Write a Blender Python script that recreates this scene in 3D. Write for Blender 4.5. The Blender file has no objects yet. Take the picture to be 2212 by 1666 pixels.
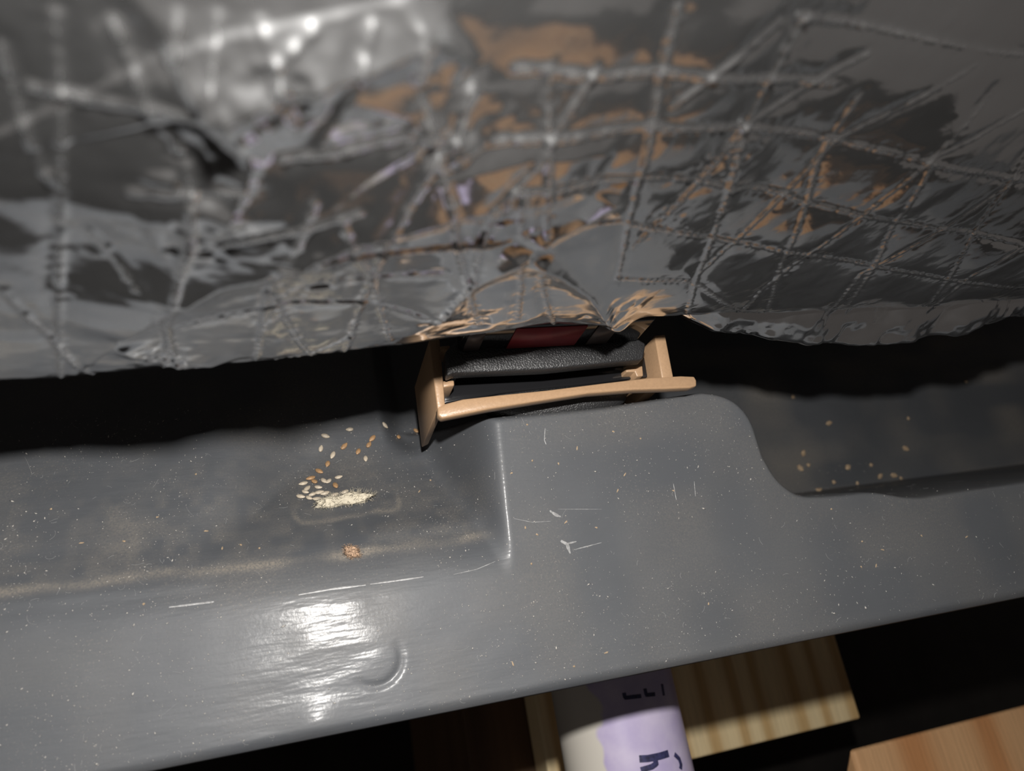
import bpy, bmesh, math, random
import numpy as np
from mathutils import Matrix, Vector

# ------------------------------------------------------------------ camera
# Frame: X runs along the pan rim, Y inward over the pan, Z = rim normal (up).
# Millimetres are used for layout; rim plane is z = 0, camera foot at the origin.
MM = 0.001
ZO = 400.0                      # rim height above the attic floor (mm)
FPX, W, H = 1550.0, 2212, 1666
CAMH = 150.0
def cray(px, py):
    return np.array([(px - W/2)/FPX, -(py - H/2)/FPX, 1.0])      # (right, up, forward)
def lcross(a, b):               # cross product in the left-handed (right, up, forward) frame
    return -np.cross(a, b)
_down = cray(690, 1500); _down /= np.linalg.norm(_down)
AZ = -_down
_m = np.cross(cray(360, 1660), cray(2212, 1290))
AX = np.cross(AZ, _m); AX /= np.linalg.norm(AX)
if AX[0] < 0: AX = -AX
AY = lcross(AZ, AX)
CAM = np.array([0.0, 0.0, CAMH])
def ray(px, py):                # world direction of a pixel, forward component 1
    c = cray(px, py)
    return np.array([c @ AX, c @ AY, c @ AZ])
def onz(px, py, z):
    r = ray(px, py)
    return CAM + r * ((z - CAMH) / r[2])
def ony(px, py, y):
    r = ray(px, py)
    return CAM + r * (y / r[1])
def project(P):                 # (n,3) mm -> pixels
    d = P - CAM
    M = np.stack([AX, AY, AZ])  # rows: world axes in camera comps
    c = d @ M
    return np.stack([c[:, 0]/c[:, 2]*FPX + W/2, H/2 - c[:, 1]/c[:, 2]*FPX], 1)

scene = bpy.context.scene
COL = scene.collection
cam_d = bpy.data.cameras.new('camera'); cam = bpy.data.objects.new('camera', cam_d); COL.objects.link(cam)
right = Vector((AX[0], AY[0], AZ[0])); up = Vector((AX[1], AY[1], AZ[1])); fwd = Vector((AX[2], AY[2], AZ[2]))
m = Matrix((right, up, -fwd)).transposed().to_4x4()
m.translation = Vector((0, 0, (CAMH + ZO)*MM))
cam.matrix_world = m
cam_d.sensor_fit = 'HORIZONTAL'; cam_d.sensor_width = 36.0; cam_d.lens = 36.0*FPX/W
cam_d.clip_start = 0.003; cam_d.clip_end = 20
cam_d.dof.use_dof = True; cam_d.dof.focus_distance = 0.158; cam_d.dof.aperture_fstop = 19.0
scene.camera = cam

# dim attic ambience
world = bpy.data.worlds.new('attic'); scene.world = world; world.use_nodes = True
bg = world.node_tree.nodes['Background']
bg.inputs['Color'].default_value = (0.90, 0.80, 0.74, 1); bg.inputs['Strength'].default_value = 0.055

# the phone's flash, 30 mm above the lens
fl = bpy.data.lights.new('phone_flash', 'POINT'); fl.energy = 2.1; fl.shadow_soft_size = 0.0028
fl.color = (1.0, 0.965, 0.92)
flo = bpy.data.objects.new('phone_flash', fl); COL.objects.link(flo)
flo.location = m.translation + up*0.030 + right*0.002

vs = scene.view_settings
vs.view_transform = 'Standard'; vs.look = 'None'; vs.gamma = 1.0; vs.use_curve_mapping = False
vs.exposure = 0.0

# ------------------------------------------------------------------ helpers
rng = np.random.default_rng(7); random.seed(7)
def lattice_noise(seed, n=128):
    r = np.random.default_rng(seed).random((n, n)) * 2 - 1
    def f(x, y):
        x = np.asarray(x, float); y = np.asarray(y, float)
        xi = np.floor(x).astype(int); yi = np.floor(y).astype(int)
        fx = x - xi; fy = y - yi
        fx = fx*fx*fx*(fx*(fx*6-15)+10); fy = fy*fy*fy*(fy*(fy*6-15)+10)
        a = r[xi % n, yi % n]; b = r[(xi+1) % n, yi % n]; c = r[xi % n, (yi+1) % n]; d = r[(xi+1) % n, (yi+1) % n]
        return (a*(1-fx)+b*fx)*(1-fy) + (c*(1-fx)+d*fx)*fy
    return f
def smax(a, b, k):
    h = np.maximum(k - np.abs(a-b), 0)/k
    return np.maximum(a, b) + h*h*k*0.25
def smin(a, b, k): return -smax(-a, -b, k)
def sstep(a, b, x):
    t = np.clip((x-a)/(b-a), 0, 1); return t*t*(3-2*t)
def interp(xs, pts):
    p = np.array(pts, float); o = np.argsort(p[:, 0]); return np.interp(xs, p[o, 0], p[o, 1])

def tag(o, label=None, cat=None, group=None, kind=None):
    if label: o['label'] = label
    if cat: o['category'] = cat
    if group: o['group'] = group
    if kind: o['kind'] = kind
    return o
def empty(name, loc):
    e = bpy.data.objects.new(name, None); COL.objects.link(e); e.empty_display_size = 0.01
    e.location = Vector((loc[0], loc[1], loc[2]+ZO))*MM
    return e
def link(name, me, mat, parent=None, origin=None, smooth=True):
    """vertices of me are in mm layout coordinates; origin (mm) becomes the object's location"""
    if parent is not None and origin is None:
        pl = parent.location/MM; origin = (pl[0], pl[1], pl[2]-ZO)
    if origin is None:
        origin = (0, 0, 0)
    n = len(me.vertices); co = np.empty(n*3); me.vertices.foreach_get('co', co); co = co.reshape(-1, 3)
    co = (co - np.array(origin, float))*MM
    me.vertices.foreach_set('co', co.ravel()); me.update()
    o = bpy.data.objects.new(name, me); COL.objects.link(o)
    if mat: me.materials.append(mat)
    if smooth: me.polygons.foreach_set('use_smooth', [True]*len(me.polygons))
    if parent is not None: o.parent = parent
    else: o.location = Vector((origin[0], origin[1], origin[2]+ZO))*MM
    return o
def mesh(name, V, F):
    me = bpy.data.meshes.new(name); me.from_pydata([tuple(map(float, v)) for v in V], [], [tuple(map(int, f)) for f in F]); me.update(); return me
def grid_mesh(name, P):          # P (nu, nv, 3)
    nu, nv = P.shape[:2]
    me = bpy.data.meshes.new(name)
    idx = np.arange(nu*nv).reshape(nu, nv)
    q = np.stack([idx[:-1, :-1], idx[1:, :-1], idx[1:, 1:], idx[:-1, 1:]], -1).reshape(-1, 4)
    me.vertices.add(nu*nv); me.vertices.foreach_set('co', P.reshape(-1).astype(np.float32))
    me.loops.add(q.size); me.loops.foreach_set('vertex_index', q.reshape(-1).astype(np.int32))
    me.polygons.add(len(q)); me.polygons.foreach_set('loop_start', (np.arange(len(q))*4).astype(np.int32))
    me.update(calc_edges=True); me.validate()
    return me
def bm_mesh(name, bm):
    me = bpy.data.meshes.new(name); bm.normal_update(); bm.to_mesh(me); bm.free(); return me
def box_bm(x0, x1, y0, y1, z0, z1, bev=0.4, seg=2):
    bm = bmesh.new(); bmesh.ops.create_cube(bm, size=1)
    for v in bm.verts:
        v.co = Vector(((x0+x1)/2+v.co.x*(x1-x0), (y0+y1)/2+v.co.y*(y1-y0), (z0+z1)/2+v.co.z*(z1-z0)))
    if bev: bmesh.ops.bevel(bm, geom=bm.edges[:], offset=bev, segments=seg, profile=0.5, affect='EDGES')
    return bm
def prism(name, outline, z0, z1, bev=0.35, seg=2):
    """closed xy outline (mm) extruded between z0 and z1, bevelled"""
    bm = bmesh.new()
    f = bm.faces.new([bm.verts.new((p[0], p[1], z0)) for p in outline])
    r = bmesh.ops.extrude_face_region(bm, geom=[f])
    for v in r['geom']:
        if isinstance(v, bmesh.types.BMVert): v.co.z = z1
    bmesh.ops.recalc_face_normals(bm, faces=bm.faces[:])
    if bev:
        es = [e for e in bm.edges if len(e.link_faces) == 2 and e.calc_face_angle(0) > 0.5]
        bmesh.ops.bevel(bm, geom=es, offset=bev, segments=seg, profile=0.5, affect='EDGES')
    return bm_mesh(name, bm)

def nmat(name):
    mt = bpy.data.materials.new(name); mt.use_nodes = True
    nt = mt.node_tree; b = nt.nodes['Principled BSDF']
    return mt, nt, b
def N(nt, t, **kw):
    n = nt.nodes.new(t)
    for k, v in kw.items():
        if k in n.inputs: n.inputs[k].default_value = v
        else: setattr(n, k, v)
    return n
def ramp(nt, src, stops):
    r = nt.nodes.new('ShaderNodeValToRGB'); e = r.color_ramp.elements
    while len(e) < len(stops): e.new(0.5)
    for i, (p, c) in enumerate(stops):
        e[i].position = p; e[i].color = (c if len(c) == 4 else (*c, 1))
    nt.links.new(src, r.inputs['Fac']); return r
def coords(nt, scale):
    tc = nt.nodes.new('ShaderNodeTexCoord'); mp = nt.nodes.new('ShaderNodeMapping')
    mp.inputs['Scale'].default_value = scale; nt.links.new(tc.outputs['Object'], mp.inputs['Vector']); return mp.outputs['Vector']
def bump(nt, b, height, strength, dist, prev=None):
    bp = nt.nodes.new('ShaderNodeBump'); bp.inputs['Strength'].default_value = strength; bp.inputs['Distance'].default_value = dist
    nt.links.new(height, bp.inputs['Height'])
    if prev is not None: nt.links.new(prev.outputs['Normal'], bp.inputs['Normal'])
    nt.links.new(bp.outputs['Normal'], b.inputs['Normal']); return bp

# ------------------------------------------------------------------ materials
def mat_simple(name, col, rough, metallic=0.0, bscale=None, bstr=0.2, bdist=0.0002, spec=0.5, var=0.0):
    mt, nt, b = nmat(name)
    b.inputs['Roughness'].default_value = rough; b.inputs['Metallic'].default_value = metallic
    b.inputs['Specular IOR Level'].default_value = spec
    v = coords(nt, (1, 1, 1))
    n = N(nt, 'ShaderNodeTexNoise', Scale=(bscale or 400.0), Detail=4.0); nt.links.new(v, n.inputs['Vector'])
    lo = tuple(c*(1-var) for c in col); hi = tuple(min(1, c*(1+var)) for c in col)
    r = ramp(nt, n.outputs['Fac'], [(0.3, lo), (0.7, hi)]); nt.links.new(r.outputs['Color'], b.inputs['Base Color'])
    if bscale: bump(nt, b, n.outputs['Fac'], bstr, bdist)
    return mt

def mat_pan():
    mt, nt, b = nmat('pan_plastic')
    at = nt.nodes.new('ShaderNodeAttribute'); at.attribute_name = 'dust'
    v = coords(nt, (1, 1, 1))
    n1 = N(nt, 'ShaderNodeTexNoise', Scale=35.0, Detail=5.0); nt.links.new(v, n1.inputs['Vector'])
    base = ramp(nt, n1.outputs['Fac'], [(0.3, (0.060, 0.064, 0.071)), (0.7, (0.071, 0.075, 0.082))])
    # grit: fine pale powder lying on the plastic
    n2 = N(nt, 'ShaderNodeTexNoise', Scale=2600.0, Detail=3.0); nt.links.new(v, n2.inputs['Vector'])
    n3 = N(nt, 'ShaderNodeTexNoise', Scale=60.0, Detail=4.0); nt.links.new(v, n3.inputs['Vector'])
    g = ramp(nt, n2.outputs['Fac'], [(0.60, (0, 0, 0)), (0.74, (1, 1, 1))])
    g3 = ramp(nt, n3.outputs['Fac'], [(0.42, (0, 0, 0)), (0.75, (1, 1, 1))])
    mu = N(nt, 'ShaderNodeMath', operation='MULTIPLY'); nt.links.new(g.outputs['Color'], mu.inputs[0]); nt.links.new(g3.outputs['Color'], mu.inputs[1])
    mu2 = N(nt, 'ShaderNodeMath', operation='MULTIPLY'); nt.links.new(mu.outputs[0], mu2.inputs[0]); mu2.inputs[1].default_value = 0.32
    md = N(nt, 'ShaderNodeMath', operation='MULTIPLY'); nt.links.new(at.outputs['Fac'], md.inputs[0])
    gd = ramp(nt, n2.outputs['Fac'], [(0.30, (0.25, 0.25, 0.25)), (0.62, (1, 1, 1))]); nt.links.new(gd.outputs['Color'], md.inputs[1])
    ad = N(nt, 'ShaderNodeMath', operation='ADD', use_clamp=True); nt.links.new(mu2.outputs[0], ad.inputs[0]); nt.links.new(md.outputs[0], ad.inputs[1])
    mx = N(nt, 'ShaderNodeMixRGB'); nt.links.new(ad.outputs[0], mx.inputs['Fac']); nt.links.new(base.outputs['Color'], mx.inputs['Color1'])
    mx.inputs['Color2'].default_value = (0.26, 0.225, 0.18, 1)
    nt.links.new(mx.outputs['Color'], b.inputs['Base Color'])
    rr = N(nt, 'ShaderNodeMapRange'); nt.links.new(ad.outputs[0], rr.inputs['Value']); rr.inputs['To Min'].default_value = 0.56; rr.inputs['To Max'].default_value = 0.85
    nt.links.new(rr.outputs['Result'], b.inputs['Roughness'])
    b.inputs['Specular IOR Level'].default_value = 0.40
    b.inputs['Coat Weight'].default_value = 0.11; b.inputs['Coat Roughness'].default_value = 0.20
    # slow waviness drawn out along the rim, and fine grain
    vs_ = coords(nt, (55, 300, 55))
    n4 = N(nt, 'ShaderNodeTexNoise', Scale=1.0, Detail=3.0, Roughness=0.6); nt.links.new(vs_, n4.inputs['Vector'])
    bp = bump(nt, b, n4.outputs['Fac'], 0.55, 0.0003)
    n5 = N(nt, 'ShaderNodeTexNoise', Scale=1500.0, Detail=2.0); nt.links.new(v, n5.inputs['Vector'])
    bp2 = bump(nt, b, n5.outputs['Fac'], 0.16, 0.0001, bp)
    nt.links.new(bp2.outputs['Normal'], b.inputs['Coat Normal'])
    return mt
def mat_foil(name, rough, colr=(0.86, 0.87, 0.88), haze=0.06):
    mt, nt, b = nmat(name)
    b.inputs['Metallic'].default_value = 1.0; b.inputs['Base Color'].default_value = (*colr, 1)
    v = coords(nt, (1, 1, 1))
    n = N(nt, 'ShaderNodeTexNoise', Scale=45.0, Detail=5.0, Roughness=0.65); nt.links.new(v, n.inputs['Vector'])
    r = ramp(nt, n.outputs['Fac'], [(0.3, (rough*0.75,)*3), (0.75, (rough*1.7,)*3)])
    at = nt.nodes.new('ShaderNodeAttribute'); at.attribute_name = 'thread'      # facing is scuffed dull over the threads
    ma = N(nt, 'ShaderNodeMath', operation='MULTIPLY_ADD'); nt.links.new(at.outputs['Fac'], ma.inputs[0]); ma.inputs[1].default_value = 0.20; nt.links.new(r.outputs['Color'], ma.inputs[2])
    nt.links.new(ma.outputs[0], b.inputs['Roughness'])
    n2 = N(nt, 'ShaderNodeTexNoise', Scale=900.0, Detail=3.0); nt.links.new(v, n2.inputs['Vector'])
    bp = bump(nt, b, n2.outputs['Fac'], 0.22, 0.00009)
    n3 = N(nt, 'ShaderNodeTexNoise', Scale=160.0, Detail=2.0); nt.links.new(v, n3.inputs['Vector'])
    bp3 = bump(nt, b, n3.outputs['Fac'], 0.14, 0.0004, bp)
    # hazy oxide film: a wide lobe over the mirror one
    g = N(nt, 'ShaderNodeBsdfGlossy'); g.inputs['Color'].default_value = (*[c*0.95 for c in colr], 1); g.inputs['Roughness'].default_value = 0.62
    nt.links.new(bp3.outputs['Normal'], g.inputs['Normal'])
    mxs = N(nt, 'ShaderNodeMixShader'); mxs.inputs[0].default_value = haze
    nt.links.new(b.outputs[0], mxs.inputs[1]); nt.links.new(g.outputs[0], mxs.inputs[2])
    nt.links.new(mxs.outputs[0], nt.nodes['Material Output'].inputs['Surface'])
    return mt
def mat_wood(name, c_light, c_dark, spacing, rough=0.65, seed=0.0):
    mt, nt, b = nmat(name)
    tc = nt.nodes.new('ShaderNodeTexCoord'); mp = nt.nodes.new('ShaderNodeMapping')
    mp.inputs['Scale'].default_value = (1, 0.06, 1); mp.inputs['Location'].default_value = (seed, seed*0.3, 0)
    nt.links.new(tc.outputs['Object'], mp.inputs['Vector'])
    w = N(nt, 'ShaderNodeTexWave', wave_type='BANDS', bands_direction='X', Scale=1.0/spacing*0.16, Distortion=3.0, Detail=3.0)
    w.inputs['Detail Scale'].default_value = 1.4
    nt.links.new(mp.outputs['Vector'], w.inputs['Vector'])
    r = ramp(nt, w.outputs['Fac'], [(0.0, c_light), (0.55, tuple((a*0.75+d*0.25) for a, d in zip(c_light, c_dark))), (0.97, c_dark)])
    mp2 = nt.nodes.new('ShaderNodeMapping'); mp2.inputs['Scale'].default_value = (1, 0.04, 1); nt.links.new(tc.outputs['Object'], mp2.inputs['Vector'])
    n = N(nt, 'ShaderNodeTexNoise', Scale=900.0, Detail=3.0); nt.links.new(mp2.outputs['Vector'], n.inputs['Vector'])
    r2 = ramp(nt, n.outputs['Fac'], [(0.3, (0.82, 0.82, 0.82)), (0.7, (1, 1, 1))])
    mx = N(nt, 'ShaderNodeMixRGB', blend_type='MULTIPLY'); mx.inputs['Fac'].default_value = 1.0
    nt.links.new(r.outputs['Color'], mx.inputs['Color1']); nt.links.new(r2.outputs['Color'], mx.inputs['Color2'])
    nt.links.new(mx.outputs['Color'], b.inputs['Base Color']); b.inputs['Roughness'].default_value = rough
    bump(nt, b, n.outputs['Fac'], 0.4, 0.0003)
    return mt

M = {}
M['pan'] = mat_pan()
M['foil'] = mat_foil('foil_facing', 0.10)
M['foil_back'] = mat_foil('foil_facing_crumpled', 0.12, haze=0.025)
M['tan'] = mat_simple('tan_plastic', (0.33, 0.21, 0.122), 0.38, bscale=1800.0, bstr=0.35, bdist=0.00012, var=0.06)
M['black_tex'] = mat_simple('black_textured_plastic', (0.022, 0.022, 0.023), 0.34, bscale=2600.0, bstr=0.9, bdist=0.00025, spec=0.7)
M['black_gloss'] = mat_simple('black_gloss_plastic', (0.010, 0.010, 0.011), 0.12, bscale=300.0, bstr=0.1, bdist=0.0001)
M['red_label'] = mat_simple('red_label', (0.36, 0.04, 0.05), 0.4, var=0.1)
M['grey_label'] = mat_simple('grey_label', (0.10, 0.08, 0.075), 0.4, var=0.15)
M['ink'] = mat_simple('blue_black_ink', (0.035, 0.035, 0.10), 0.5, bscale=900.0, bstr=0.1, var=0.5)
M['wood_pale'] = mat_wood('pale_pine', (0.95, 0.77, 0.46), (0.68, 0.46, 0.21), 0.0072)
M['wood_orange'] = mat_wood('orange_fir', (0.82, 0.49, 0.25), (0.68, 0.32, 0.13), 0.019, seed=0.37)
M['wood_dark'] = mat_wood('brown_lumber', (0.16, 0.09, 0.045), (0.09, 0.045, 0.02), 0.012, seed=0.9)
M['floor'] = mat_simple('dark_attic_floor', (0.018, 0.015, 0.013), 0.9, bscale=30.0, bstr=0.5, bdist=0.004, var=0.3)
M['speck'] = mat_simple('pale_dust_fleck', (0.40, 0.38, 0.35), 0.6, var=0.2)
M['fibre'] = mat_simple('lint_fibre', (0.34, 0.34, 0.34), 0.5, var=0.15)
M['crumb'] = mat_simple('tan_crumb', (0.34, 0.25, 0.16), 0.7, bscale=1500.0, bstr=0.4, var=0.35)
M['seed_a'] = mat_simple('pale_seed_husk', (0.42, 0.36, 0.28), 0.45, bscale=1800.0, bstr=0.3, var=0.2)
M['seed_b'] = mat_simple('brown_seed_husk', (0.30, 0.18, 0.09), 0.45, bscale=1800.0, bstr=0.3, var=0.25)
M['fluff'] = mat_simple('cream_fluff', (0.50, 0.45, 0.35), 0.9, bscale=700.0, bstr=0.8, bdist=0.0006, var=0.15)
M['fluff_tan'] = mat_simple('tan_fluff', (0.36, 0.24, 0.16), 0.9, bscale=900.0, bstr=0.8, bdist=0.0005, var=0.3)
M['scuff'] = mat_simple('pale_scuff', (0.24, 0.24, 0.24), 0.4, bscale=1500.0, bstr=0.4, var=0.35)

def mat_pipe(y_ref):
    """white PVC with a purple primer wash over one side (object x, y in metres)"""
    mt, nt, b = nmat('pvc_with_purple_primer')
    tc = nt.nodes.new('ShaderNodeTexCoord'); sx = nt.nodes.new('ShaderNodeSeparateXYZ'); nt.links.new(tc.outputs['Object'], sx.inputs[0])
    n = N(nt, 'ShaderNodeTexNoise', Scale=75.0, Detail=1.5); nt.links.new(tc.outputs['Object'], n.inputs['Vector'])
    s = N(nt, 'ShaderNodeMath', operation='MULTIPLY_ADD'); nt.links.new(n.outputs['Fac'], s.inputs[0]); s.inputs[1].default_value = 0.012; nt.links.new(sx.outputs['X'], s.inputs[2])
    mr = N(nt, 'ShaderNodeMapRange'); nt.links.new(s.outputs[0], mr.inputs['Value'])
    mr.inputs['From Min'].default_value = -0.0068; mr.inputs['From Max'].default_value = -0.0058
    n2 = N(nt, 'ShaderNodeTexNoise', Scale=120.0, Detail=3.0); nt.links.new(tc.outputs['Object'], n2.inputs['Vector'])
    pr = ramp(nt, n2.outputs['Fac'], [(0.3, (0.50, 0.43, 0.67)), (0.7, (0.64, 0.57, 0.76))])
    mx = N(nt, 'ShaderNodeMixRGB'); nt.links.new(mr.outputs['Result'], mx.inputs['Fac'])
    mx.inputs['Color1'].default_value = (0.70, 0.66, 0.59, 1); nt.links.new(pr.outputs['Color'], mx.inputs['Color2'])
    nt.links.new(mx.outputs['Color'], b.inputs['Base Color']); b.inputs['Roughness'].default_value = 0.33
    return mt

# ------------------------------------------------------------------ setting
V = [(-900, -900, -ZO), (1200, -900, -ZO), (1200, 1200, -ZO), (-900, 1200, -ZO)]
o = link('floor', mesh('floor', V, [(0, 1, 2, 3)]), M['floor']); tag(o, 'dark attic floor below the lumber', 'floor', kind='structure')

# ------------------------------------------------------------------ drain pan (height field)
y_edge = float(onz(1280, 1478, 0)[1])
crease_px = [(0, 1300), (260, 1273), (560, 1240), (800, 1208), (960, 1188)]
crease = np.array([onz(*p, -1.0)[:2] for p in crease_px])
rin_px = [(1720, 1072), (1800, 1070), (1880, 1060), (1930, 1068), (1975, 1076), (2060, 1062), (2212, 1040)]
rin = np.array([onz(*p, 0)[:2] for p in rin_px])
tl = np.array([onz(*p, 0)[:2] for p in [(1030, 935), (1062, 1130)]])        # left fillet of the tongue
tt = np.array([onz(*p, 0)[:2] for p in [(1010, 905), (1300, 880), (1500, 852), (1580, 862)]])
tr = np.array([onz(*p, 0)[:2] for p in [(1612, 900), (1645, 990), (1690, 1060)]])
XT_L = tl[:, 0].mean(); XT_R = tr[:, 0].mean()
wav = lattice_noise(3); wav2 = lattice_noise(4)
ch_n = onz(735, 1118, -20); ch_l = onz(640, 1060, -20); ch_r = onz(830, 1060, -20)
dent = onz(810, 1425, 0); dent2 = onz(680, 1545, 0)
def crease_y(x):
    sl = (crease[-1, 1]-crease[0, 1])/(crease[-1, 0]-crease[0, 0])
    y = np.interp(x, crease[:, 0], crease[:, 1])
    return y + np.where(x < crease[0, 0], (x-crease[0, 0])*sl, 0)
def rin_y(x): return sum(np.interp(x+k, rin[:, 0], rin[:, 1]) for k in (-4, -2, 0, 2, 4))/5
def pan_z(x, y):
    x = np.asarray(x, float); y = np.asarray(y, float)
    wr = sstep(XT_L+12, XT_R-12, x)                      # 0 left, 1 right
    # flange (positive inside, negative past its inner line)
    yc = crease_y(x)*(1-wr) + rin_y(x)*wr
    df = y - yc
    sl_f = 0.9 + 3.6*wr
    zf = -sl_f*df
    # tongue reaching inward from the flange
    xl = np.interp(y, tl[:, 1][::-1], tl[:, 0][::-1]); xr = np.interp(y, tr[:, 1][::-1], tr[:, 0][::-1])
    yt = np.interp(x, tt[:, 0], tt[:, 1])
    a = 2.7*(xl + 0.8 - x); c = 4.5*(x - xr)
    bb = 4.5*(y - yt)
    corner = smax(c/4.5, bb/4.5, 9.0)*4.5
    zt = -smax(a, corner, 3.0)
    top = smax(np.minimum(zt, 60), np.minimum(zf, 60), 7.0 + 30.0*wr)
    top = smin(top, 0.12*smax(y-20, 0.0*y, 8.0), 7.5 - 3.5*wr)
    # shelf on the left with its channel, deep floor on the right
    shelf = -2.2 - 0.42*np.maximum(y - crease_y(x), -6)
    shelf = np.maximum(shelf, -34) - 6.0*sstep(0, 7, crease_y(x)-y)
    bx = smax(ch_l[0]-x, 0.0*x, 9.0); by = smax(ch_n[1]-y, 0.0*y, 4.0)
    sd = np.sqrt((bx*0.85)**2 + (by*1.35)**2)
    chan = -24.0 - 0.05*(y-ch_n[1]) + 1.25*sd
    left = smin(shelf, chan, 8.0)
    # a lower ledge in front of the channel
    bx2 = np.maximum(ch_l[0]-9-x, 0); by2 = np.maximum(crease_y(x)+1.5-y, 0)
    ledge = -8.8 + 0.9*np.sqrt(bx2**2+by2**2)
    left = smin(left, ledge, 3.0)
    wf = sstep(XT_L+2, XT_L+36, x)
    floor_r = -85 + 0.0*x
    # low ribs along the deep floor
    floor_r = floor_r + 3.0*np.exp(-((y-118)/9.0)**2) + 2.0*np.exp(-((y-88)/7.0)**2)*sstep(150, 210, x)
    base = left*(1-wf) + floor_r*wf
    back = sstep(yt-1.5, yt+9, y)*sstep(ch_r[0]+1, ch_r[0]+9, x)      # everything behind the tongue falls away
    base = base - back*13*(1-wf)
    base = smax(base, -70 + 3.0*(y-210), 8.0)
    z = smax(top, base, 2.4 + 9.0*sstep(ch_l[0], ch_r[0], x)*(1-wr)*sstep(0, 8, y-crease_y(x)))
    # warp of the moulded sheet
    z = z + 0.16*wav(x/23.0+5, y/17.0+3) + 0.05*wav2(x/7.0, y/5.0)
    rr = np.hypot(x-dent[0], (y-dent[1])*1.05); ang = np.arctan2(y-dent[1], x-dent[0])
    arc = np.clip(np.cos(ang+0.95), 0, 1)**0.7
    z = z - 0.30*np.exp(-((rr-5.0)/0.7)**2)*arc + 0.16*np.exp(-(rr/5.0)**2)
    r2 = np.hypot((x-dent2[0])/5.0, (y-dent2[1]+1.5)/3.2)
    z = z + 0.55*np.exp(-r2**2)
    # outer edge rolls down
    e = np.maximum(y_edge + 2.2 - y, 0)
    z = z - 0.28*e*e
    return z
def seg_axis(stops):
    out = []
    for (a, b, s) in stops: out.append(np.arange(a, b, s))
    out.append(np.array([stops[-1][1]])); return np.concatenate(out)
xs = seg_axis([(-260, -75, 4), (-75, 130, 0.5), (130, 230, 0.8), (230, 460, 4)])
ys = seg_axis([(y_edge, y_edge+3, 0.3), (y_edge+3, 66, 0.4), (66, 130, 1.0), (130, 236, 3)])
GX, GY = np.meshgrid(xs, ys, indexing='ij')
GZ = pan_z(GX, GY)
P = np.stack([GX, GY, GZ], -1)
me = grid_mesh('drain_pan', P)
# dirt: dust gathered in the crease, the ledge and the channel rim (a surface coating, not shade)
dn = lattice_noise(11); dn2 = lattice_noise(12)
dc = GY - crease_y(GX)
left_m = 1 - sstep(XT_L-6, XT_L+2, GX)
dust = 0.8*np.exp(-((dc-1.8+0.6*dn2(GX/7, GY/7))/1.0)**2)*left_m*(0.5+0.5*dn(GX/9, GY/4))
dust += (0.05 + 0.08*dn(GX/9, GY/9) + 0.10*dn2(GX/2.2, GY/2.2))*sstep(1, 4, dc)*left_m*np.exp(-np.maximum(dc-16, 0)/14)
ring = np.abs(np.sqrt(np.maximum(np.maximum(ch_l[0]+2-GX, GX-ch_r[0]+1), 0)**2 + np.maximum(ch_n[1]+1-GY, 0)**2) - 3.0 + 0.8*dn2(GX/5, GY/5))
dust += 0.5*np.exp(-(ring/0.7)**2)*left_m*np.exp(-np.maximum(GY-ch_n[1]-1, 0)/1.5)*(0.6+0.4*dn(GX/3, GY/3))
dust += np.clip(0.10*dn(GX/12+9, GY/12) + 0.03, 0, 1)
dust += 0.30*sstep(XT_L+20, XT_R, GX)*(GZ < -60)*np.clip(dn(GX/20, GY/9)+0.1, 0, 1)
at = me.attributes.new('dust', 'FLOAT', 'POINT'); at.data.foreach_set('value', np.clip(dust, 0, 1).reshape(-1).astype(np.float32))
pan = link('drain_pan', me, M['pan'], origin=(0, y_edge, -85))
tag(pan, 'grey moulded plastic drain pan with dusty rim, channel and raised tongue', 'drain pan')
sol = pan.modifiers.new('thickness', 'SOLIDIFY'); sol.thickness = 0.0018; sol.offset = -1.0

def pan_hit(px, py):
    r = ray(px, py); t = np.arange(90, 420, 0.25)
    p = CAM[None] + t[:, None]*r[None]
    f = p[:, 2] - pan_z(p[:, 0], p[:, 1])
    i = np.argmax(f < 0); return p[max(i, 1)-1] if f.min() < 0 else p[-1]
def pan_normal(x, y, h=0.6):
    dx = float(pan_z(x+h, y)-pan_z(x-h, y))/(2*h); dy = float(pan_z(x, y+h)-pan_z(x, y-h))/(2*h)
    return Vector((-dx, -dy, 1)).normalized()

# ------------------------------------------------------------------ foil wrapped duct
lip_px = [(-300, 848), (0, 822), (300, 797), (600, 783), (760, 768), (920, 742), (1130, 716), (1330, 694), (1450, 691), (1700, 682), (2000, 668), (2212, 647), (2500, 630)]
lip = []
for (px, py) in lip_px:
    z = 40 - 10*float(sstep(300, 1700, np.array(px)))
    lip.append(onz(px, py, z))
lip = np.array(lip)
def lip_at(x):
    f = lambda k: np.interp(x, lip[:, 0], lip[:, k])
    return f(1), f(2)
prof = np.array([(150, 34), (100, 22), (60, 12), (30, 5), (14, 1.5), (6, 0.1), (2.2, 0.0), (0.2, 1.2), (-1.2, 4), (-2.6, 9), (-3.8, 16), (-4.8, 25), (-5.4, 36), (-5.4, 48), (-4.8, 61), (-3.2, 74), (0, 87), (6, 98), (17, 109), (42, 119), (95, 125), (150, 126)], float)
d = np.concatenate([[0], np.cumsum(np.hypot(*np.diff(prof, axis=0).T))])
def prof_at(t):                      # Catmull-Rom over arc length
    out = np.empty(t.shape+(2,))
    i = np.clip(np.searchsorted(d, t, side='right')-1, 0, len(d)-2)
    h = d[i+1]-d[i]; u = (t-d[i])/h
    tan = np.gradient(prof, d, axis=0)
    for k in range(2):
        p0 = prof[i, k]; p1 = prof[i+1, k]; m0 = tan[i, k]*h; m1 = tan[i+1, k]*h
        out[..., k] = (2*u**3-3*u**2+1)*p0 + (u**3-2*u**2+u)*m0 + (-2*u**3+3*u**2)*p1 + (u**3-u**2)*m1
    return out
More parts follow.
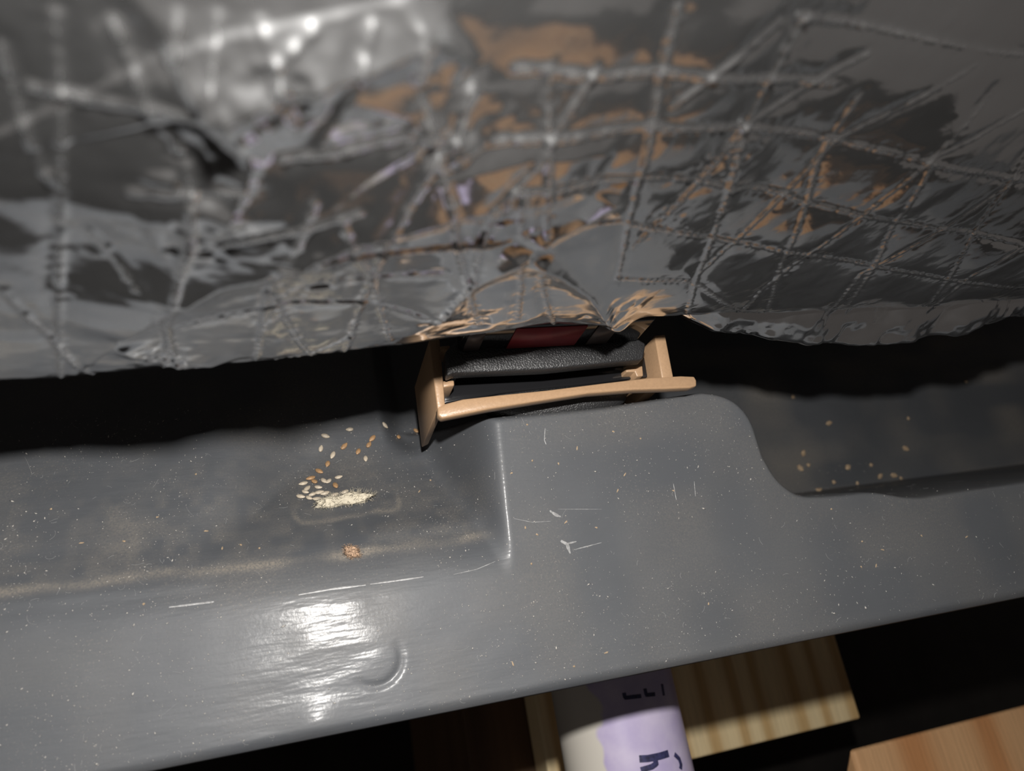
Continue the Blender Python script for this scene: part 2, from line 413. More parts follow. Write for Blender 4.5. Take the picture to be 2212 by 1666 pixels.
t_lip = d[6]
S = seg_axis([(-260, -62, 4), (-62, 175, 0.27), (175, 230, 0.6), (230, 460, 4)])
T = seg_axis([(0, t_lip-14, 4), (t_lip-14, t_lip+84, 0.27), (t_lip+84, d[-1]-0.01, 3)])
SS, TT = np.meshgrid(S, T, indexing='ij')
pr = prof_at(TT)
ly, lz = lip_at(SS)
lean = 0.20*sstep(35, 150, SS) - 0.05*(1-sstep(0, 55, SS))
bn = lattice_noise(21); bn2 = lattice_noise(22); bn3 = lattice_noise(23)
FY = ly + pr[..., 0] + lean*np.clip(pr[..., 1], 0, 200)
FZ = lz + pr[..., 1]
FX = SS.copy()
B = np.stack([FX, FY, FZ], -1)
def normals(B):
    du = np.gradient(B, axis=0); dv = np.gradient(B, axis=1)
    n = np.cross(dv, du); n /= np.linalg.norm(n, axis=-1, keepdims=True)+1e-9
    return n
Nn = normals(B)
if Nn[len(S)//2, np.searchsorted(T, t_lip+30), 1] > 0: Nn = -Nn
# pixel -> (s, t) on the wrap
pix = project(B.reshape(-1, 3)).reshape(B.shape[:2]+(2,))
i0, i1 = np.searchsorted(S, -70), np.searchsorted(S, 228)
j0, j1 = np.searchsorted(T, t_lip-4), np.searchsorted(T, t_lip+110)
sub = pix[i0:i1:3, j0:j1:3].reshape(-1, 2); subS = SS[i0:i1:3, j0:j1:3].ravel(); subT = TT[i0:i1:3, j0:j1:3].ravel()
def to_st(px, py):
    k = np.argmin((sub[:, 0]-px)**2 + (sub[:, 1]-py)**2); return subS[k], subT[k]
def polydist(pts, closed=False, signed=False):
    """distance field in (s,t) to a pixel polyline; also side sign and distance along"""
    q = np.array([to_st(*p) for p in pts])
    D = np.full(SS.shape, 1e9); side = np.zeros(SS.shape); along = np.zeros(SS.shape); acc = 0.0
    for a, b in zip(q[:-1], q[1:]):
        v = b-a; L2 = v@v
        if L2 < 1e-6: continue
        # restrict to a window for speed
        lo = np.minimum(a, b)-26; hi = np.maximum(a, b)+26
        ia, ib = np.searchsorted(S, lo[0]), np.searchsorted(S, hi[0]); ja, jb = np.searchsorted(T, lo[1]), np.searchsorted(T, hi[1])
        if ia >= ib or ja >= jb: continue
        x = SS[ia:ib, ja:jb]-a[0]; y = TT[ia:ib, ja:jb]-a[1]
        u = np.clip((x*v[0]+y*v[1])/L2, 0, 1)
        dd = np.hypot(x-u*v[0], y-u*v[1])
        w = dd < D[ia:ib, ja:jb]
        D[ia:ib, ja:jb] = np.where(w, dd, D[ia:ib, ja:jb])
        side[ia:ib, ja:jb] = np.where(w, np.sign(v[0]*y-v[1]*x), side[ia:ib, ja:jb])
        along[ia:ib, ja:jb] = np.where(w, acc+u*math.sqrt(L2), along[ia:ib, ja:jb])
        acc += math.sqrt(L2)
    return D, side, along, acc
disp = np.zeros(SS.shape)
# slow sag of the wrap
disp += 1.3*bn(SS/34.0+3, TT/26.0) + 0.5*bn2(SS/14.0, TT/11.0+4) + 0.10*bn3(SS/4.5, TT/4.5)*(1-0.6*sstep(60, 110, SS))
disp += 0.4*bn2(SS/9.0+40, TT/15.0)*(1-sstep(40, 90, SS))
# folds: (pixels, height mm, falloff above, falloff below)
folds = [
    ([(430, 210), (563, 156), (608, 142), (673, 136), (772, 105), (877, 55), (960, -10)], 2.6, 8, 4),
    ([(240, 742), (300, 690), (370, 640), (480, 592), (600, 548), (760, 478), (960, 426), (1120, 398), (1290, 368)], 2.3, 10, 3.0),
    ([(600, 546), (747, 528), (947, 518), (1100, 508)], 0.9, 2.5, 4),
    ([(240, 742), (330, 772), (480, 790)], 0.9, 3, 2),
    ([(600, 548), (592, 640), (570, 740)], 0.7, 3, 3),
    ([(1130, 545), (1200, 575), (1270, 630), (1330, 690)], 2.0, 2.8, 2.4),
    ([(930, 705), (1015, 612), (1080, 565), (1150, 530)], 1.5, 3.2, 3.0),
    ([(1330, 396), (1260, 455), (1200, 490), (1150, 522)], 1.3, 2.4, 3.5),
    ([(374, 75), (438, 185), (498, 250), (528, 320), (523, 368), (478, 448)], 1.0, 1.2, 2.2),
    ([(424, 380), (399, 500), (370, 640)], 1.0, 3, 3),
    ([(700, 160), (860, 215), (930, 260)], 0.9, 3, 5),
    ([(1000, 150), (962, 264), (992, 300)], 0.7, 2, 2),
    ([(1608, 275), (1590, 380), (1560, 470)], 0.5, 2.5, 2.5),
    ([(860, 360), (1010, 330), (1150, 300), (1330, 300)], 0.8, 5, 5),
]
for pts, amp, wa, wb in folds:
    D, sd, al, L = polydist(pts)
    w = np.where(sd > 0, wa, wb)
    ends = sstep(0, 0.12*L, al)*sstep(0, 0.12*L, L-al)*0.75 + 0.25
    disp += amp*ends*np.exp(-D/w)*(D < 25)
# reinforcing scrim threads seen through the facing
lines = [
    [(1100, 132), (1301, 132), (1422, 136), (1517, 146), (1653, 166), (1800, 190)],
    [(1723, 35), (1954, 80), (2212, 120)],
    [(1050, 268), (1165, 266), (1397, 251), (1603, 274), (1643, 281), (1804, 304), (2005, 347), (2181, 382), (2212, 385)],
    [(1100, 362), (1291, 354), (1382, 359), (1492, 380), (1573, 400), (1698, 427), (1743, 442), (1864, 465), (1940, 480), (2105, 503), (2212, 528)],
    [(1256, 465), (1351, 472), (1402, 488), (1537, 518), (1588, 528), (1698, 545), (1854, 573), (2045, 603), (2212, 620)],
    [(1336, 598), (1472, 608), (1512, 618), (1643, 638), (1874, 658)],
    [(1452, 0), (1397, 251), (1366, 377), (1351, 477), (1336, 598)],
    [(1733, 30), (1603, 274)], [(1603, 274), (1573, 400), (1542, 503), (1502, 613), (1482, 689)],
    [(1864, 216), (1804, 302), (1769, 362), (1749, 437), (1698, 548), (1658, 633), (1640, 680)],
    [(2130, 200), (2010, 332), (1965, 427), (1940, 478), (1894, 563), (1829, 659)],
    [(2212, 322), (2166, 402), (2110, 498), (2045, 603), (1990, 660)],
    [(1673, 35), (1447, 206)],
    [(1884, 116), (1608, 269), (1512, 372), (1427, 468), (1366, 533)],
    [(2105, 141), (1975, 221), (1814, 304), (1703, 420), (1583, 528), (1512, 593)],
    [(2212, 230), (2010, 332), (1965, 372), (1864, 467), (1748, 553), (1648, 633), (1593, 684)],
    [(2212, 362), (2166, 402), (2040, 495), (1864, 593), (1779, 663)],
    [(2212, 528), (2100, 590), (1990, 650)],
    [(125, 0), (122, 200), (120, 500), (127, 650), (130, 815)],
    [(249, 30), (319, 190), (389, 310), (424, 380)], [(424, 380), (399, 500), (370, 620), (354, 787)],
    [(395, 0), (374, 75), (438, 185)], [(463, 0), (453, 100), (443, 195)],
    [(563, 20), (588, 95), (598, 145)], [(663, 10), (593, 90)], [(792, 15), (762, 100)],
    [(0, 90), (60, 250), (110, 370)], [(0, 623), (115, 732), (204, 802)],
    [(194, 483), (294, 608)], [(344, 658), (389, 713), (458, 792)],
    [(603, 548), (578, 628), (553, 777)], [(578, 628), (648, 747), (683, 777)],
    [(678, 394), (613, 523)], [(732, 424), (762, 513), (807, 613), (842, 737)],
    [(922, 299), (837, 458), (807, 608), (737, 772)],
    [(887, 10), (897, 150), (922, 259), (962, 424), (992, 533), (1036, 708)],
    [(1011, 150), (962, 264), (900, 320)], [(1081, 369), (1036, 498), (1020, 600), (930, 700)],
    [(603, 543), (747, 528), (947, 518), (1100, 508)],
    [(384, 713), (498, 690), (598, 670), (797, 668), (920, 690)], [(757, 608), (867, 598), (960, 590)],
    [(60, 190), (200, 188), (430, 205)], [(280, 382), (430, 385), (520, 372)], [(400, 515), (560, 470), (760, 420)],
    [(1170, 125), (1165, 266), (1165, 352), (1170, 492)], [(1120, 362), (1115, 412), (1125, 502)],
    [(1276, 135), (1190, 251), (1150, 300), (1040, 400)], [(1120, 560), (1130, 620), (1120, 690)], [(1160, 590), (1200, 690)],
    [(610, 300), (700, 280), (860, 262), (960, 262)], [(340, 765), (520, 740), (760, 735)],
]
LD = np.full(SS.shape, 1e9); TH = np.zeros(SS.shape)
for k, pts in enumerate(lines):
    D, sd, al, L = polydist(pts)
    beads = 0.78 + 0.22*np.sin(al*2.4 + k) * np.sin(al*1.31 + 2*k)
    beads = beads + 0.25*bn(al*1.1 + 17*k, al*0)
    left = 1 - sstep(40, 90, SS)
    h = (0.22 + 0.14*left)*beads
    disp += h*np.exp(-(D/0.42)**2)
    LD = np.minimum(LD, D); TH = np.maximum(TH, np.exp(-(D/0.36)**2)*np.clip(beads, 0, 1))
# pucker beside the threads and slack cells between them
disp -= 0.22*np.exp(-(LD/1.6)**2)
disp += 0.045*bn3(SS/0.9, TT/0.9)*np.exp(-(LD/1.6)**2)
disp += 0.03*bn2(SS/2.0+9, TT/2.0)
# small crumpled patches
for (px, py, rad, amp) in [(430, 350, 4, 0.35), (400, 490, 4, 0.40), (690, 620, 5, 0.30), (490, 735, 4.5, 0.40), (600, 150, 3.5, 0.5), (960, 250, 5, 0.30), (330, 770, 4, 0.3), (650, 545, 4, 0.35), (1420, 470, 4, 0.25), (1560, 340, 4, 0.35), (1120, 450, 4, 0.3), (820, 700, 5, 0.25)]:
    _a, _b = to_st(px, py)
    disp += amp*(bn3(SS/1.3+px, TT/1.5+py)+0.2*bn2(SS/0.8, TT/0.8))*np.exp(-((SS-_a)**2+(TT-_b)**2)/rad**2)
_ts, _tt = to_st(1315, 668)
disp += 0.9*bn3(SS/1.5+3, TT/4.0)*np.exp(-(((SS-_ts)/4.0)**2 + ((TT-_tt)/4.5)**2))
edge_keep = sstep(-2, 6, TT-(t_lip-6))
Pf = B + Nn*(disp*edge_keep)[..., None]
# the pinched tip of foil hanging at the lip
tip_s, tip_t = to_st(1322, 676)
g = np.exp(-(((SS-tip_s)/3.2)**2 + ((TT-tip_t)/4.0)**2))
Pf += g[..., None]*np.array([0.3, -3.0, 0.0])
duct = empty('foil_duct', (60, 120, 30))
tag(duct, 'large foil-faced insulated duct with scrim grid hanging over the grey pan', 'duct')
fme = grid_mesh('foil_jacket', Pf)
at = fme.attributes.new('thread', 'FLOAT', 'POINT'); at.data.foreach_set('value', TH.reshape(-1).astype(np.float32))
jk = link('foil_jacket', fme, M['foil'], duct)

# slack fold of the wrap drooping behind the lip on the right
fl_px = [(1462, 688), (1480, 702), (1530, 722), (1600, 737), (1730, 752), (1900, 750), (2050, 728), (2212, 692), (2500, 640)]
flp = np.array([onz(px, py, 18) for px, py in fl_px])
pf2 = np.array([(30, 30), (16, 24), (6, 15), (1.2, 7), (0, 2.5), (1.2, 0.2), (6, -0.4), (18, 2), (45, 12), (80, 30)], float)
d2 = np.concatenate([[0], np.cumsum(np.hypot(*np.diff(pf2, axis=0).T))])
S2 = np.arange(flp[0, 0], flp[-1, 0], 0.7); T2 = np.linspace(0, d2[-1], 130)
A2, B2 = np.meshgrid(S2, T2, indexing='ij')
n5 = lattice_noise(31); n6 = lattice_noise(32)
yy = np.interp(A2, flp[:, 0], flp[:, 1]) + np.interp(B2, d2, pf2[:, 0]); zz2 = 18 + np.interp(B2, d2, pf2[:, 1])
fade = sstep(0, 10, A2-flp[0, 0])
wr2 = (1.9*n5(A2/10, B2/9) + 1.0*n6(A2/4, B2/5) + 0.4*n5(A2/1.8+7, B2/2))*(0.3+0.7*fade)
P2 = np.stack([A2, yy - wr2*0.8, zz2 + wr2*0.5], -1)
link('foil_fold', grid_mesh('foil_fold', P2), M['foil_back'], duct)

# ------------------------------------------------------------------ float switch in its tan bracket
BZ = 12.0
sw = empty('float_switch', tuple(onz(1180, 800, -6)))
tag(sw, 'tan bracket holding a black float switch between pan tongue and foil duct', 'float switch')
def oxy(px, py, z): return onz(px, py, z)[:2]
# bowed front bar, seen on its upper edge
up_px = [(945, 880), (962, 872), (1000, 862), (1080, 853), (1180, 843), (1300, 828), (1400, 816), (1470, 812), (1500, 813)]
lo_px = [(1505, 822), (1505, 834), (1490, 838), (1440, 840), (1370, 842), (1270, 850), (1160, 867), (1060, 883), (990, 897), (955, 904), (946, 897)]
bar = prism('front_bar', [oxy(*p, BZ) for p in up_px+lo_px], BZ-2.6, BZ, 0.35)
link('front_bar', bar, M['tan'], sw)
def plate(name, px_quad, z0, z1, mat, bev=0.3):
    return link(name, prism(name, [oxy(*p, z1) for p in px_quad], z0, z1, bev), mat, sw)
plate('side_arm', [(926, 735), (950, 733), (962, 876), (945, 884)], BZ-26, BZ, M['tan'])
plate('side_arm', [(1414, 725), (1437, 722), (1455, 815), (1430, 817)], BZ-26, BZ, M['tan'])
plate('tab', [(955, 823), (981, 821), (982, 833), (957, 837)], BZ-8, BZ-0.5, M['tan'])
plate('tab', [(1352, 794), (1388, 790), (1390, 812), (1376, 814), (1372, 803), (1353, 804)], BZ-14, BZ-4, M['tan'], 0.25)
plate('tab', [(948, 748), (972, 746), (972, 757), (950, 759)], BZ-6, BZ, M['tan'], 0.25)
# black housing: wide textured plate with raised corner
hs = [(966, 812), (980, 806), (1180, 797), (1390, 776), (1396, 742), (1372, 728), (1340, 700), (1000, 720), (962, 760)]
plate('housing', hs, BZ+0.6, BZ+4.0, M['black_tex'], 0.5)
plate('catch', [(962, 818), (975, 820), (990, 812), (985, 800), (966, 800)], BZ-14, BZ-1.0, M['black_gloss'], 0.4)
plate('tray', [(958, 872), (1080, 850), (1300, 826), (1420, 812), (1412, 770), (1180, 790), (962, 806)], BZ-9, BZ-7, M['black_gloss'], 0.3)
# label block behind
lb0 = onz(990, 762, BZ+4); lb1 = onz(1320, 728, BZ+4)
yb = float(onz(1170, 749, BZ+4)[1])
bm = box_bm(lb0[0], lb1[0]+6, yb, yb+12, BZ+4.1, BZ+15, 0.6)
link('body', bm_mesh('body', bm), M['black_gloss'], sw)
def label_quad(name, px0, px1, mat):
    x0 = ony(px0, 735, yb)[0]; x1 = ony(px1, 735, yb)[0]
    bm = box_bm(x0, x1, yb-0.25, yb+0.02, BZ+4.4, BZ+13.5, 0)
    return link(name, bm_mesh(name, bm), mat, sw)
label_quad('red_label', 1102, 1246, M['red_label'])['label'] = 'dark red sticker on the black switch body'
label_quad('grey_label', 1008, 1042, M['grey_label'])
label_quad('grey_label', 1270, 1312, M['grey_label'])
# black float below the bar
bm = bmesh.new(); bmesh.ops.create_uvsphere(bm, u_segments=48, v_segments=24, radius=1)
fa = onz(1215, 868, 3.5)
for v in bm.verts:
    v.co = Vector((fa[0]+v.co.x*18, fa[1]+1.5+v.co.y*5, -0.6+max(v.co.z, -0.9)*4.2 + 0.6*v.co.x))
link('float', bm_mesh('float', bm), M['black_tex'], sw)

# ------------------------------------------------------------------ drain pipe
PR = 19.6
pc = onz(1366, 1600, -66-PR*0.6)
PZ = -66-PR; PX = float(pc[0])
def pipe_mesh(name, x, z, y0, y1, R, ri, seg=64):
    th = np.linspace(0, 2*math.pi, seg, endpoint=False); Vv = []; F = []
    rings = [(R-0.6, y0), (R, y0+0.8)] + [(R, y) for y in np.linspace(y0+6, y1-6, 24)] + [(R, y1-0.8), (R-0.6, y1), (ri, y1), (ri, y0)]
    for (r, y) in rings:
        for a in th: Vv.append((x+r*math.sin(a), y, z+r*math.cos(a)))
    n = len(rings)
    for i in range(n):
        j = (i+1) % n
        for k in range(seg):
            F.append((i*seg+k, i*seg+(k+1) % seg, j*seg+(k+1) % seg, j*seg+k))
    return mesh(name, Vv, F)
pipe = empty('drain_pipe', (PX, -60, PZ))
tag(pipe, 'white plastic drain pipe stained with purple primer below the pan rim', 'pipe')
link('pipe_body', pipe_mesh('pipe_body', PX, PZ, -80, 52, PR, 16.0), mat_pipe(0), pipe)
def pipe_hit(px, py):
    r = ray(px, py); ox, oz = CAM[0]-PX, CAM[2]-PZ
    a = r[0]**2+r[2]**2; b = 2*(ox*r[0]+oz*r[2]); c = ox*ox+oz*oz-PR*PR
    t = (-b-math.sqrt(max(b*b-4*a*c, 0)))/(2*a); p = CAM+r*t
    return math.atan2(p[0]-PX, p[2]-PZ), p[1]
def ink(strokes):
    for pts, w in strokes:
        q = [pipe_hit(*p) for p in pts]; dense = []
        for (a0, y0), (a1, y1) in zip(q[:-1], q[1:]):
            for k in range(6): dense.append((a0+(a1-a0)*k/6, y0+(y1-y0)*k/6))
        dense.append(q[-1]); Vv = []; F = []
        for i, (a, y) in enumerate(dense):
            p, n_ = dense[max(i-1, 0)], dense[min(i+1, len(dense)-1)]
            tx, ty = (n_[0]-p[0])*PR, n_[1]-p[1]; L = math.hypot(tx, ty)+1e-9
            for s in (-1, 1):
                aa = a + s*w/2*(-ty/L)/PR; yy = y + s*w/2*(tx/L)
                for rr in (PR-0.05, PR+0.08): Vv.append((PX+rr*math.sin(aa), yy, PZ+rr*math.cos(aa)))
        for i in range(len(dense)-1):
            b0, b1 = i*4, i*4+4
            F += [(b0+1, b0+3, b1+3, b1+1), (b0, b1, b1+2, b0+2), (b0, b0+1, b1+1, b1), (b0+2, b1+2, b1+3, b0+3)]
        F += [(0, 2, 3, 1), (len(Vv)-4, len(Vv)-3, len(Vv)-1, len(Vv)-2)]
        link('ink_mark', mesh('ink_mark', Vv, F), M['ink'], pipe, smooth=False)
ink([([(1381, 1640), (1400, 1639), (1425, 1634), (1444, 1628)], 1.9), ([(1413, 1638), (1418, 1650), (1408, 1657), (1384, 1664)], 1.5),
     ([(1457, 1630), (1467, 1640), (1471, 1652), (1470, 1662)], 1.3),
     ([(1348, 1497), (1350, 1508), (1385, 1504)], 1.1), ([(1393, 1488), (1396, 1502), (1415, 1500)], 1.1), ([(1430, 1478), (1434, 1503)], 1.0)])

# ------------------------------------------------------------------ lumber below
PLZ = -165
pe = onz(1500, 1640, PLZ)[1]; px0 = onz(1180, 1650, PLZ)[0]; px1 = onz(1868, 1578, PLZ)[0]
def board(name, x0, x1, y0, y1, z0, z1, mat, label, cat, bev=1.0):
    o = link(name, bm_mesh(name, box_bm(x0, x1, y0, y1, z0, z1, bev)), mat, origin=(x0, y0, z0))
    for p in o.data.polygons: p.use_smooth = False
    return tag(o, label, cat)
board('pine_board', px0, px1, pe, 260, PLZ-19, PLZ, M['wood_pale'], 'pale pine board end under the pan behind the purple pipe', 'board')
oz = -118
oy = onz(1840, 1622, oz)
board('fir_board', oy[0], oy[0]+140, -260, oy[1], oz-38, oz, M['wood_orange'], 'orange fir board at the lower right corner with broad grain', 'board', 1.5)
for v in bpy.data.objects['fir_board'].data.vertices:          # slanted end cut
    if v.co.y > (oy[1]+260)*MM - 0.004 and v.co.z < 0.02: v.co.y -= 0.045
dl = onz(1010, 1620, -185)[0]; dr = onz(1160, 1620, -185)[0]
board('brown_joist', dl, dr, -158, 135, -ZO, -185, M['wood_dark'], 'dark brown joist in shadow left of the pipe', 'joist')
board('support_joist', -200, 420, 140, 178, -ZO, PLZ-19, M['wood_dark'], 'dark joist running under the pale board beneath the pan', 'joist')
board('support_block', px0+20, px1-20, 120, 200, PLZ, -86.9, M['wood_pale'], 'wood block between the pale board and pan bottom', 'block')
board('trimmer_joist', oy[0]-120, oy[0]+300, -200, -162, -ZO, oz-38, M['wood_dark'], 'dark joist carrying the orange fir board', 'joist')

# ------------------------------------------------------------------ debris in the pan
def blob_mesh(name, rx, ry, rz, seed, rough=0.12, sub=2):
    bm = bmesh.new(); bmesh.ops.create_icosphere(bm, subdivisions=sub, radius=1)
    r = random.Random(seed)
    for v in bm.verts:
        k = 1 + rough*(r.random()*2-1); v.co = Vector((v.co.x*rx*k, v.co.y*ry*k, v.co.z*rz*k))*MM
    return bm_mesh(name, bm)
def seed_mesh(name, L, wd, seed):
    bm = bmesh.new(); bmesh.ops.create_uvsphere(bm, u_segments=12, v_segments=9, radius=1)
    for v in bm.verts:
        x = v.co.z; taper = 1 - 0.45*max(x, 0)**1.5
        v.co = Vector((x*L, v.co.x*wd*taper, v.co.y*wd*0.7*taper + 0.12*wd*x*x))*MM
    return bm_mesh(name, bm)
def place(name, me, px, py, lift, mat, label, cat, group):
    p = pan_hit(px, py); z = float(pan_z(p[0], p[1])); n = pan_normal(p[0], p[1])
    o = bpy.data.objects.new(name, me); COL.objects.link(o)
    if not me.materials: me.materials.append(mat)
    o.location = Vector((p[0], p[1], z+ZO))*MM + n*lift*MM
    q = n.to_track_quat('Z', 'Y') @ Vector((0, 0, 1)).rotation_difference(Vector((0, 0, 1)))
    o.rotation_mode = 'QUATERNION'
    from mathutils import Quaternion
    o.rotation_quaternion = q @ Quaternion((0, 0, 1), random.uniform(0, 6.28))
    return tag(o, label, cat, group)
sa = [seed_mesh('seed', 1.1, 0.6, 1), seed_mesh('seed', 0.95, 0.55, 2)]
sb = [seed_mesh('brown_seed', 1.15, 0.62, 3), seed_mesh('brown_seed', 0.95, 0.6, 4)]
for q in sa:
    q.polygons.foreach_set('use_smooth', [True]*len(q.polygons))
for q in sb:
    q.polygons.foreach_set('use_smooth', [True]*len(q.polygons))
pale = [(700, 1041), (710, 1042), (664, 1057), (675, 1070), (690, 1066), (668, 1078), (702, 1068), (732, 1033), (655, 1047), (688, 1055), (722, 1072), (745, 1065), (650, 1075), (693, 970), (719, 985), (790, 993), (830, 920), (755, 929), (703, 943), (660, 1065), (685, 1080)]
brown = [(671, 1035), (679, 1042), (725, 1051), (774, 977), (804, 949), (860, 946), (899, 932), (708, 1004), (744, 965), (797, 962), (690, 1020)]
for i, p in enumerate(pale):
    place('pale_seed', sa[i % 2], p[0], p[1], 0.3, M['seed_a'], 'pale seed husk lying in the channel of the grey pan', 'seed', 'pale seed husks in the pan channel')
for i, p in enumerate(brown):
    place('brown_seed', sb[i % 2], p[0], p[1], 0.3, M['seed_b'], 'brown seed husk lying in the channel of the grey pan', 'seed', 'brown seed husks in the pan channel')
# deep floor crumbs, right of the tongue
sc = [blob_mesh('floor_crumb', 1.3, 1.0, 0.7, 5, 0.25, 1), blob_mesh('floor_crumb', 0.9, 0.8, 0.6, 6, 0.25, 1)]
for i, p in enumerate([(1735, 980), (1745, 1005), (1728, 1012), (1800, 1042), (1830, 1010), (1880, 1005), (1955, 970), (1945, 1035), (1930, 1028), (2085, 825), (1900, 1030), (1712, 858), (1790, 915), (1850, 1045), (1770, 1060), (1960, 905)]):
    place('floor_crumb', sc[i % 2], p[0], p[1], 0.5, M['crumb'], 'tan crumb on the deep pan floor right of the tongue', 'crumb', 'crumbs on the deep pan floor')
# crumbs on the rim and tongue
rc = [blob_mesh('rim_crumb', 0.55, 0.18, 0.15, 8, 0.2, 1), blob_mesh('rim_crumb', 0.38, 0.2, 0.15, 9, 0.25, 1), blob_mesh('rim_crumb', 0.3, 0.22, 0.16, 10, 0.25, 1)]
for i, p in enumerate([(1247, 968), (1206, 1002), (1139, 917), (1222, 1128), (1160, 1155), (1148, 1218), (1334, 1060), (1325, 932), (1384, 947), (1108, 1434), (1135, 1140), (1240, 1440), (1906, 1188), (1860, 1225), (1862, 1170), (2088, 1160), (1990, 1158), (1796, 1100), (1893, 1222), (1288, 1140), (930, 1038), (906, 1062), (1105, 1022), (1150, 995), (1350, 1025), (1455, 1060), (423, 1025), (480, 1185), (520, 1178), (110, 1100), (176, 1174), (268, 1170), (310, 1305), (445, 1148), (340, 1118), (560, 1185), (1310, 1410), (1530, 1305)]):
    if p[0] < 620: lab = 'tiny tan crumb on the dusty pan shelf left of the channel'
    elif p[0] < 1000: lab = 'tiny tan crumb on the sloping left face of the pan tongue'
    elif p[1] < 1160 and p[0] < 1640: lab = 'tiny tan crumb on the raised tongue below the tan bracket'
    elif p[0] < 1640: lab = 'tiny tan crumb on the rim between tongue and purple pipe'
    else: lab = 'tiny tan crumb on the rim right of the tongue'
    place('rim_crumb', rc[i % 3], p[0], p[1], 0.12, M['crumb'], lab, 'crumb', 'tiny crumbs on the pan rim')

def fuzzy(name, center_px, length, radius, ang, mat, nf, label, cat, seed, waist=0.0):
    """lump with loose hairs: body mesh and a hair part"""
    p = pan_hit(*center_px); z = float(pan_z(p[0], p[1])) + radius*0.75
    e = empty(name, (p[0], p[1], z)); tag(e, label, cat)
    r = random.Random(seed); nz = lattice_noise(seed)
    bm = bmesh.new(); bmesh.ops.create_icosphere(bm, subdivisions=4, radius=1)
    ca, sa_ = math.cos(ang), math.sin(ang)
    def shape(v):
        x = v.x; w = 1 - waist*math.exp(-((x+0.15)/0.28)**2)
        k = 1 + 0.22*float(nz(v.x*2.2+v.z*3, v.y*3+5)) + 0.12*float(nz(v.x*8, v.y*8+v.z*6))
        lx, ly_, lz_ = x*length*k, v.y*radius*w*k, v.z*radius*0.8*w*k
        return Vector((p[0]+lx*ca-ly_*sa_, p[1]+lx*sa_+ly_*ca, z+lz_))
    dirs = []
    for v in bm.verts:
        d0 = v.co.copy(); v.co = shape(d0); dirs.append((v.co.copy(), Vector((d0.x*0.6*ca-d0.y*sa_, d0.x*0.6*sa_+d0.y*ca, d0.z))))
    link('fluff_body', bm_mesh('fluff_body', bm), mat, e)
    Vv = []; F = []
    for k in range(nf):
        c, n_ = r.choice(dirs); cur = c.copy(); dr = n_.normalized()
        for s in range(4):
            w = 0.03
            Vv += [tuple(cur+Vector((w, 0, 0))), tuple(cur+Vector((-w*0.5, w, 0))), tuple(cur+Vector((-w*0.5, -w, w)))]
            if s:
                b = len(Vv)-6
                for a in range(3): F.append((b+a, b+(a+1) % 3, b+3+(a+1) % 3, b+3+a))
            dr = (dr + Vector((r.uniform(-1, 1), r.uniform(-1, 1), r.uniform(-1, 1)))*0.7).normalized()
            cur = cur + dr*radius*0.28
    h = link('fuzz', mesh('fuzz', Vv, F), mat, e); h['kind'] = 'stuff'
fuzzy('lint_tuft', (742, 1083), 5.6, 1.55, 0.05, M['fluff'], 420, 'cream lint tuft lying in the channel of the grey pan', 'lint', 41, 0.35)
fuzzy('lint_crumb', (760, 1194), 1.5, 1.0, -0.6, M['fluff_tan'], 160, 'tan fuzzy crumb on the crease below the channel', 'lint', 42)

# scuffs worn into the rim (thin raised burrs)
def surf_strip(pts, w, name, mat, parent):
    q = [pan_hit(*p) for p in pts]; Vv = []; F = []; dense = []
    for a, b in zip(q[:-1], q[1:]):
        for k in range(5): dense.append(a+(b-a)*k/5)
    dense.append(q[-1])
    for i, c in enumerate(dense):
        a, b = dense[max(i-1, 0)], dense[min(i+1, len(dense)-1)]
        t = b[:2]-a[:2]; t = t/(np.linalg.norm(t)+1e-9); ww = w*(0.35+0.65*math.sin(math.pi*(i+0.5)/len(dense)))*random.uniform(0.7, 1.2)
        for s in (-1, 0, 1):
            x, y = c[0]-t[1]*s*ww/2, c[1]+t[0]*s*ww/2
            Vv.append((x, y, float(pan_z(x, y)) + (0.05 if s == 0 else -0.02)))
    for i in range(len(dense)-1):
        for s in range(2): F.append((i*3+s, i*3+s+1, i*3+4+s, i*3+3+s))
    return link(name, mesh(name, Vv, F), mat, parent)
for pts, w in [([(1188, 1103), (1200, 1112), (1212, 1116)], 0.9), ([(1212, 1168), (1225, 1176), (1232, 1196)], 1.2), ([(1225, 1175), (1245, 1170)], 0.5),
               ([(1240, 1188), (1270, 1180), (1300, 1172)], 0.3), ([(980, 1241), (1030, 1230), (1070, 1213)], 0.25), ([(1110, 1120), (1150, 1128), (1190, 1126)], 0.18),
               ([(1205, 1100), (1300, 1100)], 0.14), ([(645, 1285), (720, 1272), (790, 1264)], 0.5), ([(800, 1262), (860, 1254), (915, 1246)], 0.4), ([(365, 1312), (430, 1304), (462, 1300)], 0.6),
               ([(1178, 925), (1176, 950), (1180, 960)], 0.3), ([(1455, 1045), (1462, 1080)], 0.25), ([(1500, 1040), (1503, 1072)], 0.22)]:
    surf_strip(pts, w, 'scuff', M['scuff'], pan)

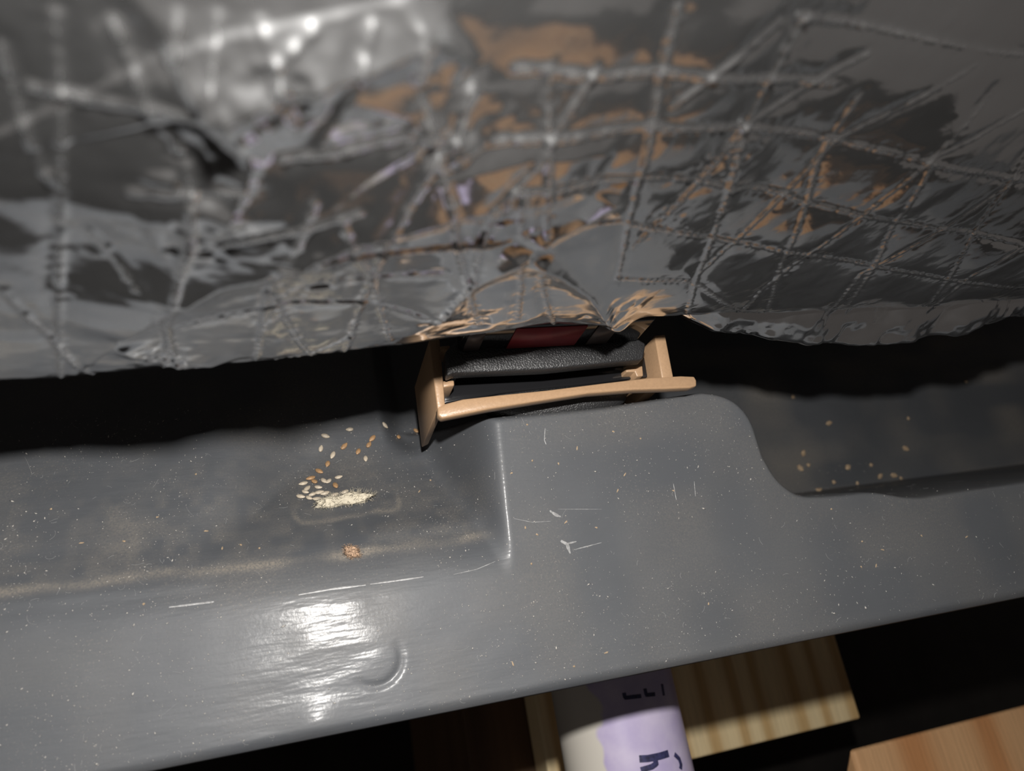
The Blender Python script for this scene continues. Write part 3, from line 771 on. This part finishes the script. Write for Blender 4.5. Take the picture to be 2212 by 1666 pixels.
# uncountable dust: flecks and lint fibres strewn over the plastic
def scatter(n, seed):
    r = np.random.default_rng(seed); out = []
    cl = lattice_noise(seed+1)
    while len(out) < n:
        px, py = r.uniform(-150, 2350, 400), r.uniform(820, 1690, 400)
        for a, b in zip(px, py):
            if r.random() > 0.55 + 0.5*float(cl(a/170, b/130)): continue
            q = onz(a, b, 0 if a > 960 else -3)
            if q[1] < y_edge + 1.2: continue
            out.append((q[0], q[1]))
    return np.array(out[:n])
pts = scatter(6000, 51); zz = pan_z(pts[:, 0], pts[:, 1]); r = np.random.default_rng(5)
Vv = []; F = []
for (x, y), z in zip(pts, zz):
    s = 0.044*math.exp(r.normal(0, 0.5)); a = r.uniform(0, 6.28); e = r.uniform(1, 3.0); z0 = z+s*0.4
    ca, sa_ = math.cos(a)*s*e, math.sin(a)*s*e
    b = len(Vv)
    Vv += [(x+ca, y+sa_, z0), (x-sa_/e, y+ca/e, z0), (x-ca, y-sa_, z0), (x+sa_/e, y-ca/e, z0), (x, y, z0+s), (x, y, z0-s)]
    F += [(b, b+1, b+4), (b+1, b+2, b+4), (b+2, b+3, b+4), (b+3, b, b+4), (b+1, b, b+5), (b+2, b+1, b+5), (b+3, b+2, b+5), (b, b+3, b+5)]
o = link('dust_flecks', mesh('dust_flecks', Vv, F), M['speck'], origin=(0, 0, 0)); tag(o, 'pale dust flecks strewn over the grey plastic', 'dust', kind='stuff')
pts = scatter(420, 71); Vv = []; F = []
for (x, y) in pts:
    a = r.uniform(0, 6.28); L = math.exp(r.normal(-0.1, 0.55)); curl = r.normal(0, 0.4); w = 0.022
    for k in range(7):
        z = float(pan_z(x, y)) + 0.06
        nx, ny = -math.sin(a)*w, math.cos(a)*w
        Vv += [(x+nx, y+ny, z), (x-nx, y-ny, z), (x, y, z+w*1.4)]
        if k:
            b = len(Vv)-6
            F += [(b, b+3, b+5, b+2), (b+2, b+5, b+4, b+1), (b+1, b+4, b+3, b)]
        x += math.cos(a)*L/6; y += math.sin(a)*L/6; a += curl*0.6
o = link('lint_fibres', mesh('lint_fibres', Vv, F), M['fibre'], origin=(0, 0, 0)); tag(o, 'fine pale lint fibres strewn over the grey plastic', 'lint', kind='stuff')
